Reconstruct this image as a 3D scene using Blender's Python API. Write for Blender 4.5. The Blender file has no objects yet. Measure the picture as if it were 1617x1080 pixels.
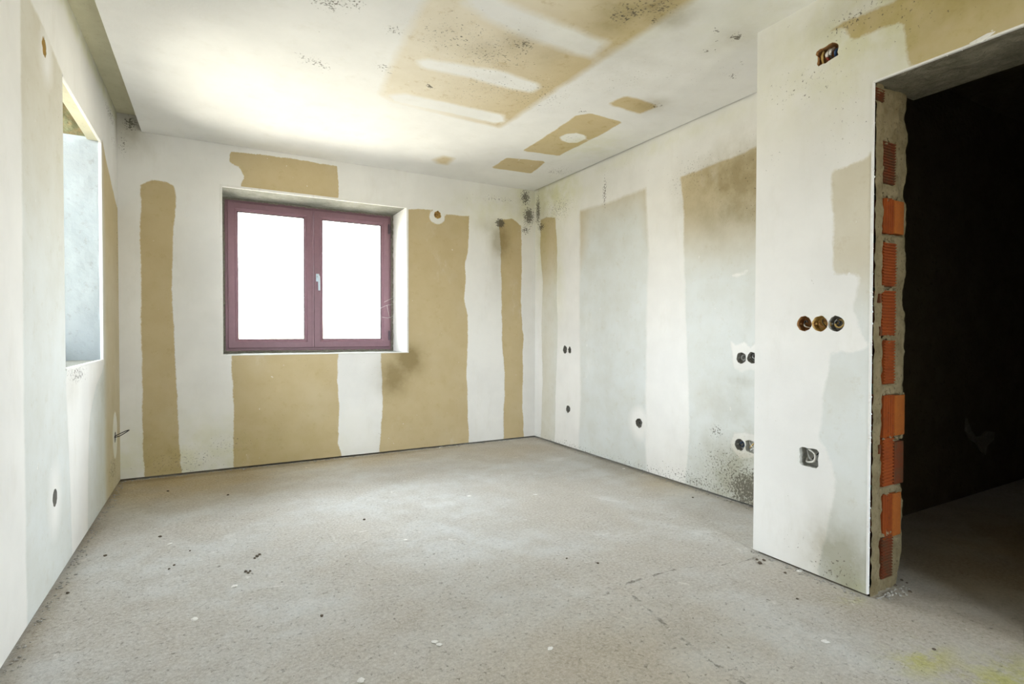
import bpy, bmesh, math, random
import numpy as np
from mathutils import Vector, noise as mn

random.seed(7); rng = np.random.default_rng(7)
C = bpy.context.scene.collection
scene = bpy.context.scene

# ------------------------------------------------------------ camera
cam_d = bpy.data.cameras.new('camera'); cam = bpy.data.objects.new('camera', cam_d); C.objects.link(cam)
cam_d.sensor_width = 36.0; cam_d.lens = 851.72 * 36.0 / 1617.0
cam_d.clip_start = 0.02; cam_d.clip_end = 200
cam.location = (0, 0, 1.04)
_y, _p, _r = math.radians(28.949), math.radians(-0.9155), math.radians(0.0902)
fwd = Vector((math.sin(_y) * math.cos(_p), math.cos(_y) * math.cos(_p), math.sin(_p)))
rt = Vector((math.cos(_y), -math.sin(_y), 0)); up = rt.cross(fwd)
r2 = rt * math.cos(_r) + up * math.sin(_r); u2 = r2.cross(fwd)
from mathutils import Matrix
M = Matrix((r2, u2, -fwd)).transposed()
cam.rotation_euler = M.to_euler()
scene.camera = cam

# ------------------------------------------------------------ world, light, exposure
w = bpy.data.worlds.new('world'); scene.world = w; w.use_nodes = True
wn = w.node_tree; wn.nodes.clear()
wo = wn.nodes.new('ShaderNodeOutputWorld'); wb = wn.nodes.new('ShaderNodeBackground')
tc = wn.nodes.new('ShaderNodeTexCoord'); sx = wn.nodes.new('ShaderNodeSeparateXYZ'); cr = wn.nodes.new('ShaderNodeValToRGB')
wn.links.new(tc.outputs['Generated'], sx.inputs[0]); wn.links.new(sx.outputs['Z'], cr.inputs[0])
cr.color_ramp.elements[0].position = 0.0; cr.color_ramp.elements[0].color = (.50, .475, .405, 1)   # sunlit ground haze below the horizon
cr.color_ramp.elements[1].position = 0.06; cr.color_ramp.elements[1].color = (.91, .955, 1, 1)
e = cr.color_ramp.elements.new(1.0); e.color = (.76, .88, 1, 1)
wn.links.new(cr.outputs[0], wb.inputs[0]); wb.inputs[1].default_value = 11.0
wn.links.new(wb.outputs[0], wo.inputs[0])
scene.view_settings.view_transform = 'Standard'; scene.view_settings.look = 'None'
scene.view_settings.exposure = 1.68; scene.view_settings.gamma = 1.0
scene.view_settings.use_curve_mapping = False

def portal(loc, rot, sx_, sy_):
    l = bpy.data.lights.new('daylight_portal', 'AREA'); l.shape = 'RECTANGLE'; l.size = sx_; l.size_y = sy_
    l.cycles.is_portal = True
    o = bpy.data.objects.new('daylight_portal', l); C.objects.link(o); o.location = loc; o.rotation_euler = rot
portal((.78, 5.2, 1.52), (math.radians(-90), 0, 0), 1.4, 1.3)
portal((1.50, -2.0, 1.32), (math.radians(90), 0, 0), 1.0, 1.85)  # portal of the unseen fill window added behind the camera
portal((-1.12, 3.52, 1.52), (math.radians(-90), 0, math.radians(90)), .95, 1.3)

# ------------------------------------------------------------ dimensions (metres)
XL, XR, YB, XK, YC, YJ = -0.577, 2.814, 4.613, 2.252, 1.685, 1.170
HC, HR, HD, XE = 2.457, 2.568, 2.020, -0.435
YF, YJ2 = -1.6, 0.26          # wall behind the camera; near jamb of the doorway

# ------------------------------------------------------------ node helpers
class NT:
    def __init__(s, name):
        s.m = bpy.data.materials.new(name); s.m.use_nodes = True; s.t = s.m.node_tree; s.t.nodes.clear()
        s.out = s.n('ShaderNodeOutputMaterial'); s.b = s.n('ShaderNodeBsdfPrincipled')
        s.l(s.b.outputs[0], s.out.inputs[0])
        s.pos = s.n('ShaderNodeNewGeometry').outputs['Position']
        s.b.inputs['Roughness'].default_value = .9; s.b.inputs['Specular IOR Level'].default_value = .25
    def n(s, t): return s.t.nodes.new(t)
    def l(s, a, b): s.t.links.new(a, b)
    def put(s, v, sock):
        if hasattr(v, 'links') or hasattr(v, 'is_linked'): s.l(v, sock)
        else: sock.default_value = v
    def math(s, op, a, b=0.0, c=None, clamp=False):
        n = s.n('ShaderNodeMath'); n.operation = op; n.use_clamp = clamp
        s.put(a, n.inputs[0]); s.put(b, n.inputs[1])
        if c is not None: s.put(c, n.inputs[2])
        return n.outputs[0]
    def noise(s, scale, detail=4, rough=.55, vec=None, dist=0.0, stretch=None):
        n = s.n('ShaderNodeTexNoise'); n.inputs['Scale'].default_value = scale; n.inputs['Detail'].default_value = detail
        n.inputs['Roughness'].default_value = rough; n.inputs['Distortion'].default_value = dist
        v = vec or s.pos
        if stretch:
            m = s.n('ShaderNodeMapping'); m.inputs['Scale'].default_value = stretch; s.l(v, m.inputs[0]); v = m.outputs[0]
        s.l(v, n.inputs['Vector']); return n.outputs[0]
    def voro(s, scale, feature='F1', stretch=None):
        n = s.n('ShaderNodeTexVoronoi'); n.feature = feature; n.inputs['Scale'].default_value = scale
        v = s.pos
        if stretch:
            m = s.n('ShaderNodeMapping'); m.inputs['Scale'].default_value = stretch; s.l(v, m.inputs[0]); v = m.outputs[0]
        s.l(v, n.inputs['Vector']); return n.outputs['Distance']
    def attr(s, name):
        n = s.n('ShaderNodeAttribute'); n.attribute_name = name; return n.outputs['Fac']
    def rng(s, v, a, b, c=0.0, d=1.0, smooth=True):
        n = s.n('ShaderNodeMapRange'); n.clamp = True
        if smooth: n.interpolation_type = 'SMOOTHSTEP'
        s.put(v, n.inputs[0]); s.put(a, n.inputs[1]); s.put(b, n.inputs[2]); s.put(c, n.inputs[3]); s.put(d, n.inputs[4])
        return n.outputs[0]
    def mix(s, f, a, b, mode='MIX'):
        n = s.n('ShaderNodeMix'); n.data_type = 'RGBA'; n.blend_type = mode
        s.put(f, n.inputs[0])
        for v, i in ((a, 6), (b, 7)):
            if isinstance(v, tuple): n.inputs[i].default_value = (v[0], v[1], v[2], 1)
            else: s.l(v, n.inputs[i])
        return n.outputs[2]
    def bump(s, h, dist=.002, strength=1.0):
        n = s.n('ShaderNodeBump'); n.inputs['Distance'].default_value = dist; n.inputs['Strength'].default_value = strength
        s.l(h, n.inputs['Height']); s.l(n.outputs[0], s.b.inputs['Normal'])
    def col(s, c):
        if isinstance(c, tuple): s.b.inputs['Base Color'].default_value = (c[0], c[1], c[2], 1)
        else: s.l(c, s.b.inputs['Base Color'])

def mat_board(name, tan=(.60, .50, .31), pale=(.71, .735, .722), white=(.855, .845, .818), rough_ceiling=False):
    s = NT(name)
    sdf = s.attr('bare_edge'); soft = s.attr('bare_soft')
    n1 = s.math('MULTIPLY_ADD', s.noise(9, 3), .028, -.014)
    n2 = s.math('MULTIPLY_ADD', s.noise(70, 4, .65), .016, -.008)
    ed = s.math('ADD', s.math('ADD', sdf, n1), n2)
    f = s.math('MULTIPLY_ADD', s.math('DIVIDE', ed, soft), .5, .5, clamp=True)
    # thin smears where the filler was dragged over the paper
    blot = s.rng(s.noise(16, 5, .75), .54, .70, 0, .55 if rough_ceiling else .22)
    sm = s.rng(s.noise(3.0, 5, .7, stretch=(1, 1, .5)), .60, .80, 0, .35)
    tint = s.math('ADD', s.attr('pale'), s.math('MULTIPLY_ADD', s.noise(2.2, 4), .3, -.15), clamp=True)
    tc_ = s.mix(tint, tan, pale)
    tc_ = s.mix(s.rng(s.noise(5, 5, .6), .3, .75, 0, .5), tc_, s.mix(1.0, tc_, (.86, .83, .76), 'MULTIPLY'))
    tc_ = s.mix(blot, tc_, s.mix(1.0, tc_, (.74, .66, .50), 'MULTIPLY'))
    tc_ = s.mix(sm, tc_, white)
    fleck = s.rng(s.noise(34, 2, .5), .73, .77, 0, .8)
    tc_ = s.mix(s.math('MULTIPLY', fleck, s.rng(s.noise(3, 1), .5, .62)), tc_, white)
    wc = s.mix(s.rng(s.noise(1.7, 5, .6), .3, .72), white, (white[0] * .90, white[1] * .90, white[2] * .90))
    wc = s.mix(s.rng(s.noise(7, 6, .7, stretch=(1, 1, .35)), .5, .8, 0, .35), wc, (white[0] * .80, white[1] * .78, white[2] * .72))
    base = s.mix(f, tc_, wc)
    # stains and mould are dirt; back wall's low green patch paints in warm bounce
    st = s.attr('stain_shade'); st = s.math('MULTIPLY', st, s.rng(s.noise(6, 5, .65), .2, .75, .35, 1.0), clamp=True)
    base = s.mix(st, base, s.mix(1.0, base, (.58, .55, .46), 'MULTIPLY'))
    gr = s.math('MULTIPLY', s.attr('green'), s.rng(s.noise(8, 4), .25, .7, .3, 1.0), clamp=True)
    base = s.mix(gr, base, s.mix(1.0, base, (.80, .80, .52), 'MULTIPLY'))
    md = s.attr('mould')
    thr = s.math('MULTIPLY_ADD', md, -.30, .70)
    sp = s.rng(s.noise(75, 5, .7), thr, s.math('ADD', thr, .05))
    sp = s.math('MULTIPLY', sp, s.rng(md, .02, .2), clamp=True)
    base = s.mix(s.math('MULTIPLY', sp, .85), base, (.10, .088, .065))
    sc = s.rng(s.noise(26, 3, .6), .755, .78, 0, .4)
    base = s.mix(sc, base, (.30, .25, .17))
    s.col(base)
    h = s.math('ADD', s.math('MULTIPLY', f, .8), s.math('MULTIPLY', s.noise(45, 6, .7), .35 if not rough_ceiling else .6))
    h = s.math('ADD', h, s.math('MULTIPLY', s.noise(8, 3, stretch=(1, 1, .4)), .8))
    s.bump(h, .0022, .75)
    return s.m

M_BACK = mat_board('plasterboard_tan', tan=(.565, .46, .275))
M_CEIL = mat_board('plasterboard_ceiling', tan=(.61, .50, .295), pale=(.83, .775, .66), white=(.87, .865, .845), rough_ceiling=True)
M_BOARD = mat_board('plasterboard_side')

def mat_concrete():
    s = NT('concrete_screed')
    big = s.rng(s.noise(1.3, 6, .65), .36, .66); mid = s.rng(s.noise(5, 6, .72, dist=.4), .38, .66)
    c = s.mix(big, (.445, .405, .345), (.535, .54, .525))
    c = s.mix(s.math('MULTIPLY', mid, .55), c, (.37, .335, .28))
    c = s.mix(s.rng(s.noise(2.6, 6, .7, dist=.6), .56, .70, 0, .5), c, (.66, .655, .635))
    fine = s.rng(s.noise(75, 5, .8), .36, .66)
    c = s.mix(s.math('MULTIPLY', fine, .55), c, (.70, .68, .64))
    pit = s.rng(s.noise(48, 6, .85), .57, .66)
    pitm = s.rng(s.noise(2.3, 5, .75), .36, .60)
    c = s.mix(s.math('MULTIPLY', s.math('MULTIPLY', pit, pitm), .8), c, (.21, .18, .145))
    spl = s.rng(s.noise(11, 4, .65, dist=.8), .66, .72)
    c = s.mix(s.math('MULTIPLY', spl, .6), c, (.74, .72, .68))
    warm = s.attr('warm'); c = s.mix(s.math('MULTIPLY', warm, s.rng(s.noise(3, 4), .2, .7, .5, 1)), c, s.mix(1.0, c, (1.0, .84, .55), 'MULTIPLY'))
    gr = s.math('MULTIPLY', s.attr('green'), s.rng(s.noise(7, 5, .7),   .38, .60)); c = s.mix(gr, c, s.mix(1.0, c, (.95, .98, .38), 'MULTIPLY'))
    dk = s.attr('stain_shade'); c = s.mix(s.math('MULTIPLY', dk, .8), c, s.mix(1.0, c, (.62, .55, .43), 'MULTIPLY'))
    cs = s.math('ADD', s.attr('crack'), s.math('MULTIPLY_ADD', s.noise(26, 6, .8), .045, -.0225))
    ck = s.rng(s.math('ABSOLUTE', cs), .001, .0085, 1.0, 0.0)
    ck = s.math('MULTIPLY', ck, s.rng(s.noise(14, 5, .75), .40, .60))
    c = s.mix(s.math('MULTIPLY', ck, .72), c, (.19, .165, .135))
    s.col(c); s.b.inputs['Roughness'].default_value = .85
    h = s.math('ADD', s.math('MULTIPLY', s.noise(60, 6, .85), 1.6), s.math('MULTIPLY', s.noise(9, 5, .6), 2.2))
    h = s.math('SUBTRACT', h, s.math('ADD', s.math('MULTIPLY', pit, .8), s.math('MULTIPLY', ck, 2.0)))
    s.bump(h, .004, .85)
    return s.m
M_FLOOR = mat_concrete()

def mat_rough(name, a, b, c, sc=14, bump=.004, rough=.95):
    s = NT(name)
    k = s.mix(s.rng(s.noise(sc, 6, .7), .3, .7), a, b)
    k = s.mix(s.rng(s.noise(sc * 5, 4, .75), .56, .68, 0, .8), k, c)
    s.col(k); s.b.inputs['Roughness'].default_value = rough
    s.bump(s.math('ADD', s.noise(sc * 6, 5, .75), s.math('MULTIPLY', s.noise(sc, 3), 1.5)), bump, .9)
    return s.m
M_MORTAR = mat_rough('mortar', (.17, .135, .07), (.25, .205, .12), (.085, .062, .032))
M_LINTEL = mat_rough('rough_concrete', (.18, .165, .115), (.28, .255, .19), (.09, .08, .05), 18, .008)
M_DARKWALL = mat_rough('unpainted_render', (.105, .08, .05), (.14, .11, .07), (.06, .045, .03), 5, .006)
M_BRICK = mat_rough('fired_clay', (.28, .062, .010), (.22, .048, .010), (.14, .045, .012), 16, .0015)
M_BRICK_L = mat_rough('light_fired_clay', (.33, .10, .017), (.28, .08, .015), (.2, .07, .02), 16, .0015)
M_BRICK_D = mat_rough('soiled_clay', (.16, .035, .010), (.09, .046, .02), (.065, .045, .025), 26, .003)
M_PLASTER = mat_rough('smooth_white_plaster', (.80, .79, .76), (.84, .83, .80), (.72, .70, .66), 6, .001)
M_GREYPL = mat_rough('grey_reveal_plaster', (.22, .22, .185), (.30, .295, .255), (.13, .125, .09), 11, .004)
M_COOLPL = mat_rough('cool_reveal_plaster', (.31, .345, .35), (.34, .37, .372), (.28, .30, .29), 5, .002)
M_LEMON = mat_rough('yellowed_board_edge', (.66, .63, .46), (.72, .69, .52), (.6, .56, .4), 9, .001)
M_MOSS = mat_rough('mossy_cavity_concrete', (.24, .17, .08), (.16, .17, .09), (.06, .05, .03), 22, .01)
M_FOAM = mat_rough('seal_mortar', (.22, .20, .165), (.32, .30, .25), (.10, .09, .07), 60, .006)
M_DEBRIS_D = mat_rough('dark_crumb', (.09, .07, .05), (.15, .12, .09), (.05, .04, .03), 60, .002)
M_DEBRIS_W = mat_rough('plaster_flake', (.74, .72, .68), (.80, .78, .74), (.6, .58, .54), 60, .002)
M_GRIT = mat_rough('grey_grit', (.36, .34, .30), (.46, .44, .40), (.2, .18, .15), 60, .002)
M_MASON = mat_rough('hidden_masonry', (.12, .10, .075), (.17, .14, .10), (.06, .05, .04), 20, .004)

def mat_plain(name, c, rough=.5, spec=.5, metal=0.0):
    s = NT(name); s.col(s.mix(s.rng(s.noise(30, 3), .3, .7, 0, .35), c, (c[0] * .8, c[1] * .8, c[2] * .8)))
    s.b.inputs['Roughness'].default_value = rough; s.b.inputs['Specular IOR Level'].default_value = spec; s.b.inputs['Metallic'].default_value = metal
    return s.m
M_FRAME = mat_plain('mauve_brown_frame', (.245, .13, .165), .38, .5)
M_GASKET = mat_plain('black_gasket', (.03, .025, .025), .6)
M_HANDLE = mat_plain('pale_blue_grey_handle', (.55, .66, .74), .35)
M_HINGE = mat_plain('dark_hinge', (.10, .07, .09), .4)
M_CUP = mat_plain('grey_plastic_cup', (.33, .32, .29), .7)
M_CUPY = mat_plain('ochre_box', (.66, .46, .16), .8)
M_CUPR = mat_plain('rust_brown_box', (.42, .22, .08), .8)
M_CUPL = mat_plain('light_metal_box', (.50, .50, .46), .55)
M_WBLK = mat_plain('black_wire', (.015, .014, .013), .5)
M_WWHT = mat_plain('white_wire', (.75, .73, .68), .5)
M_WBLU = mat_plain('blue_wire', (.03, .09, .22), .5)
M_WRED = mat_plain('red_brown_wire', (.35, .05, .02), .5)
M_WGRY = mat_plain('grey_wire', (.38, .38, .36), .5)

def mat_glass():
    s = NT('window_glass'); t = s.n('ShaderNodeBsdfTransparent'); g = s.n('ShaderNodeBsdfGlossy'); g.inputs['Roughness'].default_value = .02
    t.inputs[0].default_value = (.96, .97, .97, 1)
    fr = s.n('ShaderNodeFresnel'); fr.inputs[0].default_value = 1.3
    m = s.n('ShaderNodeMixShader'); s.l(fr.outputs[0], m.inputs[0]); s.l(t.outputs[0], m.inputs[1]); s.l(g.outputs[0], m.inputs[2])
    s.l(m.outputs[0], s.out.inputs[0]); return s.m
M_GLASS = mat_glass()

# ------------------------------------------------------------ mesh helpers
def link(name, me, mat=None, parent=None, smooth=False):
    o = bpy.data.objects.new(name, me); C.objects.link(o)
    if mat: me.materials.append(mat)
    if parent: o.parent = parent; 
    if smooth:
        for p in me.polygons: p.use_smooth = True
    return o
def bm_obj(name, bm, mat=None, parent=None, smooth=False):
    me = bpy.data.meshes.new(name); bmesh.ops.recalc_face_normals(bm, faces=bm.faces[:]); bm.to_mesh(me); bm.free()
    return link(name, me, mat, parent, smooth)
def empty(name, loc=(0, 0, 0)):
    o = bpy.data.objects.new(name, None); C.objects.link(o); o.location = loc; o.empty_display_size = .05; return o
def add_box(bm, a, b, bev=0.0):
    x0, y0, z0 = [min(a[i], b[i]) for i in range(3)]; x1, y1, z1 = [max(a[i], b[i]) for i in range(3)]
    vs = [bm.verts.new(p) for p in [(x0, y0, z0), (x1, y0, z0), (x1, y1, z0), (x0, y1, z0), (x0, y0, z1), (x1, y0, z1), (x1, y1, z1), (x0, y1, z1)]]
    fs = [bm.faces.new([vs[i] for i in f]) for f in [(0, 3, 2, 1), (4, 5, 6, 7), (0, 1, 5, 4), (1, 2, 6, 5), (2, 3, 7, 6), (3, 0, 4, 7)]]
    if bev:
        es = list({e for f in fs for e in f.edges}); bmesh.ops.bevel(bm, geom=es, offset=bev, segments=2, affect='EDGES', profile=.6)
def box(name, a, b, mat, parent=None, bev=0.0):
    """box whose mesh is in world coordinates (parents carry no rotation)"""
    bm = bmesh.new(); add_box(bm, a, b, bev); o = bm_obj(name, bm, mat, parent)
    if parent: o.matrix_parent_inverse = Matrix.Translation(-parent.location)
    return o
def wobj(name, bm, mat, parent=None, smooth=False):
    o = bm_obj(name, bm, mat, parent, smooth)
    if parent: o.matrix_parent_inverse = Matrix.Translation(-parent.location)
    return o
def struct(o): o['kind'] = 'structure'; return o
def tag(o, label, cat, group=None):
    o['label'] = label; o['category'] = cat
    if group: o['group'] = group
    return o
def tube(bm, pts, r, seg=8):
    pts = [Vector(p) for p in pts]; rings = []
    for i, p in enumerate(pts):
        d = (pts[min(i + 1, len(pts) - 1)] - pts[max(i - 1, 0)]).normalized()
        a = d.orthogonal().normalized() if not rings else (la - d * la.dot(d)).normalized()
        la = a; b = d.cross(a)
        rings.append([bm.verts.new(p + (a * math.cos(t) + b * math.sin(t)) * r) for t in [k * 2 * math.pi / seg for k in range(seg)]])
    for i in range(len(rings) - 1):
        for k in range(seg):
            bm.faces.new([rings[i][k], rings[i][(k + 1) % seg], rings[i + 1][(k + 1) % seg], rings[i + 1][k]])
    bm.faces.new(rings[0][::-1]); bm.faces.new(rings[-1])
def smooth_path(pts, n=6):
    pts = [Vector(p) for p in pts]; P = [pts[0]] + pts + [pts[-1]]; out = []
    for i in range(1, len(P) - 2):
        for k in range(n):
            t = k / n; a, b, c, d = P[i - 1], P[i], P[i + 1], P[i + 2]
            out.append(.5 * ((2 * b) + (c - a) * t + (2 * a - 5 * b + 4 * c - d) * t * t + (3 * b - a - 3 * c + d) * t ** 3))
    out.append(pts[-1]); return out

# ------------------------------------------------------------ fields over a wall plane
def seg_dist(P, a, b):
    ab = b - a; t = np.clip(((P - a) @ ab) / max(ab @ ab, 1e-12), 0, 1); return np.linalg.norm(P - (a + t[:, None] * ab), axis=1)
def poly_sdf(P, poly):
    poly = np.array([q[:2] for q in poly]); d = np.full(len(P), 9.0); ins = np.zeros(len(P), bool)
    for i in range(len(poly)):
        a, b = poly[i], poly[(i + 1) % len(poly)]
        d = np.minimum(d, seg_dist(P, a, b))
        c = (a[1] > P[:, 1]) != (b[1] > P[:, 1])
        with np.errstate(divide='ignore', invalid='ignore'):
            xi = (b[0] - a[0]) * (P[:, 1] - a[1]) / (b[1] - a[1]) + a[0]
        ins ^= c & (P[:, 0] < xi)
    return np.where(ins, -d, d)
def line_dist(P, pl):
    pl = np.array([q[:2] for q in pl]); d = np.full(len(P), 9.0)
    for i in range(len(pl) - 1): d = np.minimum(d, seg_dist(P, pl[i], pl[i + 1]))
    return d
def blobs(P, bl):
    """bl: (u, v, ru, rv, strength)"""
    s = np.zeros(len(P))
    for u, v, ru, rv, k in bl: s = np.maximum(s, k * np.exp(-(((P[:, 0] - u) / ru) ** 2 + ((P[:, 1] - v) / rv) ** 2)))
    return s

def plane_grid(name, axis, val, u0, u1, v0, v1, mat, spec, openings=(), holes=(), res=.022, parent=None, outline=None):
    """board face with real openings and real round / ragged holes; per-vertex fields drive the procedural material.
    spec: bare=[(poly, soft)], white=[poly], pale=f(P), stain/green/mould/warm=[blobs], crack=[polylines]; holes: (u, v, outline pts relative)"""
    lu, lv = set(np.round(np.arange(u0, u1, res), 4)), set(np.round(np.arange(v0, v1, res), 4)); lu.add(u1); lv.add(v1)
    sq = []
    for (u, v, pts) in holes:
        r = max(max(abs(a), abs(b)) for a, b in pts) + .006; sq.append((u - r, u + r, v - r, v + r))
    # neighbouring holes share one square split halfway
    for i in range(len(sq)):
        for j in range(i + 1, len(sq)):
            a, b = sq[i], sq[j]
            if a[2] < b[3] and b[2] < a[3] and a[0] < b[1] and b[0] < a[1]:
                m = (holes[i][0] + holes[j][0]) / 2
                if holes[i][0] < holes[j][0]: sq[i] = (a[0], m, a[2], a[3]); sq[j] = (m, b[1], b[2], b[3])
                else: sq[j] = (b[0], m, b[2], b[3]); sq[i] = (m, a[1], a[2], a[3])
    for a in list(openings) + sq:
        lu |= {round(a[0], 4), round(a[1], 4)}; lv |= {round(a[2], 4), round(a[3], 4)}
    lu = np.array(sorted(k for k in lu if u0 - 1e-6 <= k <= u1 + 1e-6)); lv = np.array(sorted(k for k in lv if v0 - 1e-6 <= k <= v1 + 1e-6))
    UU, VV = np.meshgrid(lu, lv, indexing='ij'); nV = len(lv)
    P = np.stack([UU.ravel(), VV.ravel()], 1)
    cu = (lu[:-1] + lu[1:]) / 2; cv = (lv[:-1] + lv[1:]) / 2
    keep = np.ones((len(cu), len(cv)), bool)
    for a in list(openings) + sq:
        keep &= ~(((cu > a[0]) & (cu < a[1]))[:, None] & ((cv > a[2]) & (cv < a[3]))[None, :])
    I, J = np.nonzero(keep); b0 = I * nV + J
    faces = [tuple(f) for f in np.stack([b0, b0 + nV, b0 + nV + 1, b0 + 1], 1).tolist()]
    pts_all = P.tolist()
    for (u, v, pts), s in zip(holes, sq):
        n = len(pts); base = len(pts_all); outer = []
        for a, b in pts:
            th = math.atan2(b, a); dx, dy = math.cos(th), math.sin(th)
            tx = ((s[1] - u) if dx > 0 else (s[0] - u)) / dx if abs(dx) > 1e-9 else 1e9
            ty = ((s[3] - v) if dy > 0 else (s[2] - v)) / dy if abs(dy) > 1e-9 else 1e9
            t = min(tx, ty); outer.append((u + dx * t, v + dy * t, th))
        for (ou, ov, th), (a, b) in zip(outer, pts): pts_all += [[ou, ov], [u + a, v + b]]
        for k in range(n):
            k2 = (k + 1) % n; A, B = base + 2 * k, base + 2 * k2
            # corner of the square between two rays
            o1, o2 = outer[k], outer[k2]; corner = None
            for cx_ in (s[0], s[1]):
                for cy_ in (s[2], s[3]):
                    ct = math.atan2(cy_ - v, cx_ - u); d = (ct - o1[2]) % (2 * math.pi); dd = (o2[2] - o1[2]) % (2 * math.pi)
                    if 1e-4 < d < dd - 1e-4: corner = [cx_, cy_]
            if corner: pts_all.append(corner); faces.append((A, len(pts_all) - 1, B, B + 1, A + 1))
            else: faces.append((A, B, B + 1, A + 1))
    P = np.array(pts_all)
    co = np.zeros((len(P), 3)); oth = [i for i in range(3) if i != axis]
    co[:, axis] = val; co[:, oth[0]] = P[:, 0]; co[:, oth[1]] = P[:, 1]
    me = bpy.data.meshes.new(name); me.from_pydata(co.tolist(), [], faces); me.update()
    def at(nm, arr):
        a = me.attributes.new(nm, 'FLOAT', 'POINT'); a.data.foreach_set('value', np.asarray(arr, dtype=np.float32))
    s = np.full(len(P), .4); soft = np.full(len(P), .004)
    for poly, sf in spec.get('bare', []):
        d = poly_sdf(P, poly); m = d < s; s = np.where(m, d, s); soft = np.where(m, sf, soft)
    for poly in spec.get('white', []): 
        d = -poly_sdf(P, poly[0]); m = d > s; s = np.where(m, d, s); soft = np.where(m, poly[1], soft)
    at('bare_edge', np.clip(s, -.4, .4)); at('bare_soft', soft)
    at('pale', spec['pale'](P) if 'pale' in spec else np.zeros(len(P)))
    for k in ('stain_shade', 'green', 'mould', 'warm'):
        at(k, blobs(P, spec.get(k, [])))
    cd = np.full(len(P), .5)
    for pl in spec.get('crack', []): 
        cd = np.minimum(cd, line_dist(P, pl))
    at('crack', cd)
    return link(name, me, mat, parent)

def ell(u, v, a, b, n=16): return [(u + a * math.cos(t), v + b * math.sin(t)) for t in [k * 2 * math.pi / n for k in range(n)]]
def ragged(r, rough=.10, n=22, sx=1.0, sz=1.0):
    return [(r * sx * (1 + random.uniform(-rough, rough)) * math.cos(k * 2 * math.pi / n), r * sz * (1 + random.uniform(-rough, rough)) * math.sin(k * 2 * math.pi / n)) for k in range(n)]
def raggedsq(a, b, rough=.05):
    o = []
    for k in range(24):
        t = (k + .5) * 2 * math.pi / 24; c, s_ = math.cos(t), math.sin(t); m = max(abs(c), abs(s_)); j = 1 + random.uniform(-rough, rough)
        o.append((a * c / m * j, b * s_ / m * j))
    return o
def sstep(x, a, b): t = np.clip((x - a) / (b - a), 0, 1); return t * t * (3 - 2 * t)

# ------------------------------------------------------------ electrical holes (position on wall, outline)
HOLES = {
 'left': [('lh1', 2.769, 2.163, ragged(.032, .25, sx=.9, sz=1.25)), ('lh2', 2.850, .359, ragged(.036, .10)), ('lh3', 4.405, .347, ragged(.036, .12))],
 'back': [('bh1', 1.780, 2.112, ragged(.034, .14))],
 'right': [('rh1', 4.085, .893, ragged(.034, .12, sx=.95, sz=1.05)), ('rh2', 4.010, .888, ragged(.030, .2, sx=.8)), ('rh3', 4.033, .353, ragged(.032, .18)),
           ('rh4', 3.099, .363, ragged(.036, .1)), ('rh5', 2.199, .893, ragged(.035, .08)), ('rh6', 2.124, .896, ragged(.035, .10)),
           ('rh7', 2.205, .360, ragged(.035, .10)), ('rh8', 2.127, .362, raggedsq(.036, .036, .08))],
 'block': [('kh1', 1.441, 1.084, ragged(.033, .06)), ('kh2', 1.372, 1.083, ragged(.0335, .05)), ('kh3', 1.303, 1.082, ragged(.033, .06)),
           ('kh4', 1.414, .505, raggedsq(.042, .040, .05)), ('kh5', 1.352, 2.212, raggedsq(.045, .034, .14))],
}
def hl(w): return [h[1:] for h in HOLES[w]]

# ------------------------------------------------------------ floor
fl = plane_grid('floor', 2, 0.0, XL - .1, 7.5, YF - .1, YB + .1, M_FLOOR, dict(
    warm=[(-.2, 4.4, .9, .55, 1.0), (.9, 4.5, 1.3, .35, .7), (2.2, 4.2, .7, .4, .35), (2.72, 2.75, .22, .3, .5), (.9, 1.2, .9, .45, .35), (3.6, .9, 1.2, .6, .9)],  # back-left patches paint in warm bounced light; others just warm the tone
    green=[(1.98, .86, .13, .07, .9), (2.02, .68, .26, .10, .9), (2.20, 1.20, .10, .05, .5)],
    stain_shade=[(3.7, .9, 1.1, .7, 1.2), (2.75, 3.2, .14, .5, .55), (1.3, 1.35, .4, .3, .35), (.2, 4.55, 2.2, .05, .8), (2.8, 3.0, .05, 1.7, .8), (-.56, 2.5, .05, 2.5, .8), (1.0, 1.9, .5, .25, .3)],  # large dark-room patch is painted shade; narrow bands just darken wall feet
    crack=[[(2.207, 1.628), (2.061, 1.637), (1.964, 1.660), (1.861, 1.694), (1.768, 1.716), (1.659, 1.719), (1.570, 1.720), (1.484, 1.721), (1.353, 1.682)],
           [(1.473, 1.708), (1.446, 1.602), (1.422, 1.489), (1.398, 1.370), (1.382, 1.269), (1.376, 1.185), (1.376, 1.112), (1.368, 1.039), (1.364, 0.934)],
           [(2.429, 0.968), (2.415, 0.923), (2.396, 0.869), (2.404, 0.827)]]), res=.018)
struct(fl)
box('subfloor', (XL - .6, YF - .3, -.25), (7.8, YB + .6, -.012), M_MASON, fl)

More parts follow.
